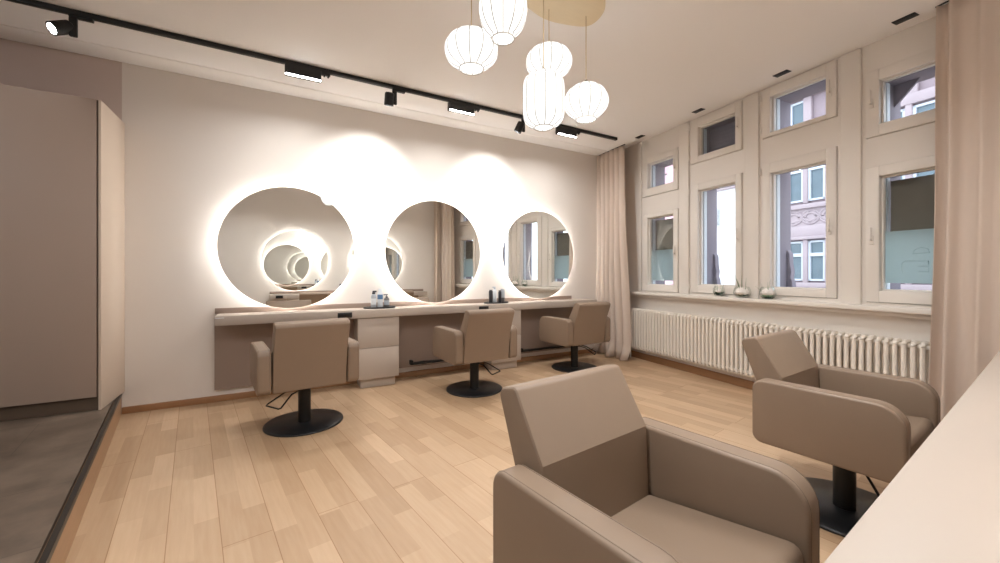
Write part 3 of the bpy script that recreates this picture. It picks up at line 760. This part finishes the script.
def pathL(u, v):
    s0 = 1.40; s1 = .80 - .15*v**1.3
    s = s0+(s1-s0)*u
    y = .245 + .02*v
    return wl(s, y), nw, tw
cl = curtain('curtain', 'blush floor-length curtain in the far corner beside the right mirror', pathL, HT-.012, .012, .038, 6, .02, .10, 3)
m = MB(); m.tube([tuple(wl(1.40, .245, HT-.006)), tuple(wl(.78, .245, HT-.006))], .006, 8); m.build('curtain_rail', M_black, cl)
cpts = [wl(-2.285, .235), wl(-2.36, .25), wl(-2.52, .26), wl(-2.72, .28), wl(-2.88, .33), Vector((3.72, .40, 0)), Vector((3.62, .37, 0))]
cpts = [Vector((c.x, c.y, 0)) for c in cpts]
def pathR(u, v):
    n = len(cpts)-1; k = min(u*n, n-1e-6); i = int(k); f = k-i
    p = cpts[i].lerp(cpts[i+1], f)
    d = (cpts[i+1]-cpts[i]).normalized()
    if i+2 <= n: d = d.lerp((cpts[i+2]-cpts[i+1]).normalized(), f*.5).normalized()
    nn = Vector((d.y, -d.x, 0)); 
    if nn.x > 0: nn = -nn
    p = p - d*(.05*v*v*(1-u)**2) 
    return p, nn, d
cr = curtain('curtain', 'blush floor-length curtain at the right edge of the photo', pathR, HT-.012, .006, .036, 7, .015, 0, 5)
m = MB(); m.tube([(c.x, c.y, HT-.006) for c in cpts], .006, 8); m.build('curtain_rail', M_black, cr)

# ------------------------------------------------------------------ glass bowls with flowers on the sill
def bowl(label, s, r, h, blades, dark, petal, seed):
    rnd = random.Random(seed)
    t = thing('flower_bowl', label, 'flower bowl', wl(s, .055, SILL_Z), W_RZ, 'glass flower bowls on the window sill')
    m = MB(); m.lathe([(0, .001), (r*.6, .001), (r*.92, h*.25), (r, h*.5), (r*.9, h*.8), (r*.72, h), (r*.70, h), (r*.88, h*.8), (r*.975, h*.5), (r*.9, h*.26), (r*.58, .004), (0, .004)], 28); m.build('bowl', M_bowl, t)
    m = MB()
    for k in range(16):
        a = 2*PI*k/16+rnd.uniform(-.15, .15); L = r*rnd.uniform(.75, 1.0)
        c, sn = math.cos(a), math.sin(a); zz = .012+rnd.uniform(0, h*.12)
        m.tube([(c*L*.1, sn*L*.1, zz), (c*L*.5, sn*L*.5, zz+.012), (c*L*.85, sn*L*.85, zz+rnd.uniform(.0, .03))], .011, 6, taper=[.6, 1, .15])
    m.build('leaves', M_leaf if dark else M_leafp, t)
    if not dark:
        m = MB()
        for k in range(9):
            a = 2*PI*k/9+.2; L = r*.85; c, sn = math.cos(a), math.sin(a)
            m.tube([(0, 0, .010), (c*L*.6, sn*L*.6, .014), (c*L, sn*L, .024)], .010, 6, taper=[.6, 1, .2])
        m.build('leaves', M_leaf, t)
    m = MB(); pz = h*.5; pr = r*petal
    m.sphere((0, 0, pz), pr*.62, pr*.62, pr*.55)
    for ring, (n, rad_, zz) in enumerate(((7, .60, -.05), (6, .42, .18), (4, .22, .36))):
        for k in range(n):
            a = 2*PI*k/n+ring*.4; m.sphere((math.cos(a)*pr*rad_, math.sin(a)*pr*rad_, pz+zz*pr), pr*.36, pr*.36, pr*.30, 10, 7)
    m.build('flower', M_petal, t)
    if blades:
        m = MB()
        for k in range(blades):
            a = rnd.uniform(0, 2*PI); b_ = rnd.uniform(.01, .08); hh = rnd.uniform(.12, .24)
            m.tube([(math.cos(a)*r*.4, math.sin(a)*r*.4, .02), (math.cos(a)*(r*.4+b_*.4), math.sin(a)*(r*.4+b_*.4)*.6, hh*.6), (math.cos(a)*(r*.4+b_*1.3), math.sin(a)*(r*.4+b_)*.6, hh)], .0022, 5, taper=[1, .8, .3])
        m.build('grass_blades', M_blade, t)
    return t
bowl('small glass bowl with dark succulent leaves, leftmost on the window sill', -.52, .062, .11, 4, True, .62, 2)
bowl('glass bowl with blush flower and tall thin grass, middle of the window sill group', -.79, .085, .115, 16, True, .92, 4)
bowl('glass bowl with white flower over green leaves, rightmost on the window sill', -1.05, .072, .12, 3, False, .95, 6)

# ------------------------------------------------------------------ outside
EX = -9.0
m = MB(); m.box(-12, 22, -14, -.35, -1.3, -1.0); struct(m.build('floor_street', M_street, None, P0, W_RZ))
fa = thing('building', 'pale sandstone townhouse with mullioned windows and carved frieze, across the street', 'building', wl(0, EX, -1.0), W_RZ)
def fz(z): return z+1.0
m = MB(); m.box(-4.5, 5.70, -.6, -.02, 0, 9.5); m.build('wall', M_stone2, fa)
m = MB()
for z0, z1, pj in ((6.42, 6.62, .25), (6.72, 6.95, .36), (7.10, 7.35, .5), (3.12, 3.26, .12), (2.30, 2.62, .10), (2.2, 2.3, .16), (.78, .93, .14), (7.6, 7.9, .3)):
    m.box(-4.5, 5.70, -.03, pj, fz(z0), fz(z1), .02)
m.build('cornice', M_stone, fa)
# carved frieze of interlaced loops
m = MB()
m.box(-4.5, 5.70, -.03, .02, fz(2.62), fz(3.12))
for k in range(22):
    c0 = -4.3+k*.46
    for r_ in (.2, .12): m.tube([(c0+r_*1.15*math.cos(2*PI*i/20), .03, fz(2.87)+r_*math.sin(2*PI*i/20)) for i in range(20)], .028, 6, closed=True)
    m.tube([(c0+.05, .03, fz(2.70)), (c0+.41, .03, fz(3.04))], .025, 6); m.tube([(c0+.05, .03, fz(3.04)), (c0+.41, .03, fz(2.70))], .025, 6)
m.build('frieze', M_stone, fa)
def ext_window(parent, s, z0, z1, w, tr=None, bars=True):
    m = MB(); m.box(s-w/2, s+w/2, -.015, .0, z0, z1); f = m.build('window', M_exglass, parent)
    m = MB(); e = .055
    m.box(s-w/2-.02, s-w/2+e, -.01, .05, z0, z1); m.box(s+w/2-e, s+w/2+.02, -.01, .05, z0, z1); m.box(s-w/2, s+w/2, -.01, .05, z0, z0+e); m.box(s-w/2, s+w/2, -.01, .05, z1-e, z1)
    if tr: m.box(s-w/2, s+w/2, -.01, .06, tr-.05, tr+.05)
    m.build('casement', M_excase, f)
    return f
# stone mullions and windows, three storeys
for k in range(16):
    s = 5.06-k*.57
    ext_window(fa, s, fz(3.34), fz(5.25), .43, fz(4.28)); ext_window(fa, s, fz(.98), fz(2.16), .43, fz(1.75))
    if k % 2 == 0: ext_window(fa, s-.1, fz(5.62), fz(6.36), .5)
m = MB()
for k in range(17):
    s = 5.345-k*.57
    m.box(s-.065, s+.065, -.02, .10, fz(3.28), fz(5.4), .02); m.box(s-.065, s+.065, -.02, .10, fz(.93), fz(2.2), .02)
    m.box(s-.16, s+.06, -.02, .08, fz(5.5), fz(6.42), .02) if k % 2 else None
m.box(-4.5, 5.70, -.02, .12, fz(5.3), fz(5.56), .02)
m.build('mullion', M_stone, fa)
fb = thing('building', 'plain white building with stepped eaves across the street, seen through the second window', 'building', wl(7.6, EX-.05, -1.0), W_RZ)
m = MB(); m.box(-1.8, .40, -.6, 0, 0, fz(4.55)); m.build('wall', M_white, fb)
m = MB()
for k in range(4): m.box(-1.8, .40, -.05, .12+.14*k, fz(4.2+.22*k), fz(4.36+.22*k), .01)
m.build('eaves', M_stone, fb)
ext_window(fb, -1.0, fz(2.9), fz(3.6), .3); ext_window(fb, -.2, fz(2.4), fz(3.5), .45)
fc = thing('building', 'pink rendered house seen through the top of the leftmost window', 'building', wl(12.25, EX, -1.0), W_RZ)
m = MB(); m.box(-4.15, 3.2, -.6, 0, 0, 8.5); m.build('wall', M_pink, fc)
m = MB(); m.box(-4.15, 3.2, 0, .2, fz(6.1), fz(6.4)); m.build('cornice', M_stone2, fc)
for s in (-1.6, .2, 1.8): ext_window(fc, s, fz(2.2), fz(3.8), .7)
cb = MB(); cb.tube([tuple(wl(8.4+.3*k, EX+.6, 5.2-.10*math.sin(PI*k/8)+.02*k)) for k in range(9)], .03, 6)
tag(cb.build('street_cable', M_bdark), 'thin dark street cable in front of the pink house', 'cable')

# ------------------------------------------------------------------ world, camera, view
w = bpy.data.worlds.new('sky'); bpy.context.scene.world = w; w.use_nodes = True
bg = w.node_tree.nodes['Background']; bg.inputs['Color'].default_value = (.88, .94, 1.0, 1); bg.inputs['Strength'].default_value = 2.0
cam = bpy.data.cameras.new('camera'); co = bpy.data.objects.new('camera', cam); C.objects.link(co)
cam.sensor_fit = 'HORIZONTAL'; cam.sensor_width = 36; cam.lens = 393.5/1000*36
cam.shift_y = -(281.5-273.4)/1000
co.location = (0, 0, H_CAM); co.rotation_euler = (PI/2, 0, -R(29.59))
cam.clip_start = .02
sc = bpy.context.scene; sc.camera = co
sc.view_settings.view_transform = 'Standard'; sc.view_settings.look = 'None'; sc.view_settings.gamma = 1; sc.view_settings.use_curve_mapping = False
sc.view_settings.exposure = 0.75
sc.cycles.max_bounces = 12; sc.cycles.glossy_bounces = 8; sc.cycles.diffuse_bounces = 5; sc.cycles.transparent_max_bounces = 12
sc.cycles.sample_clamp_indirect = 8
sc.cycles.use_denoising = True
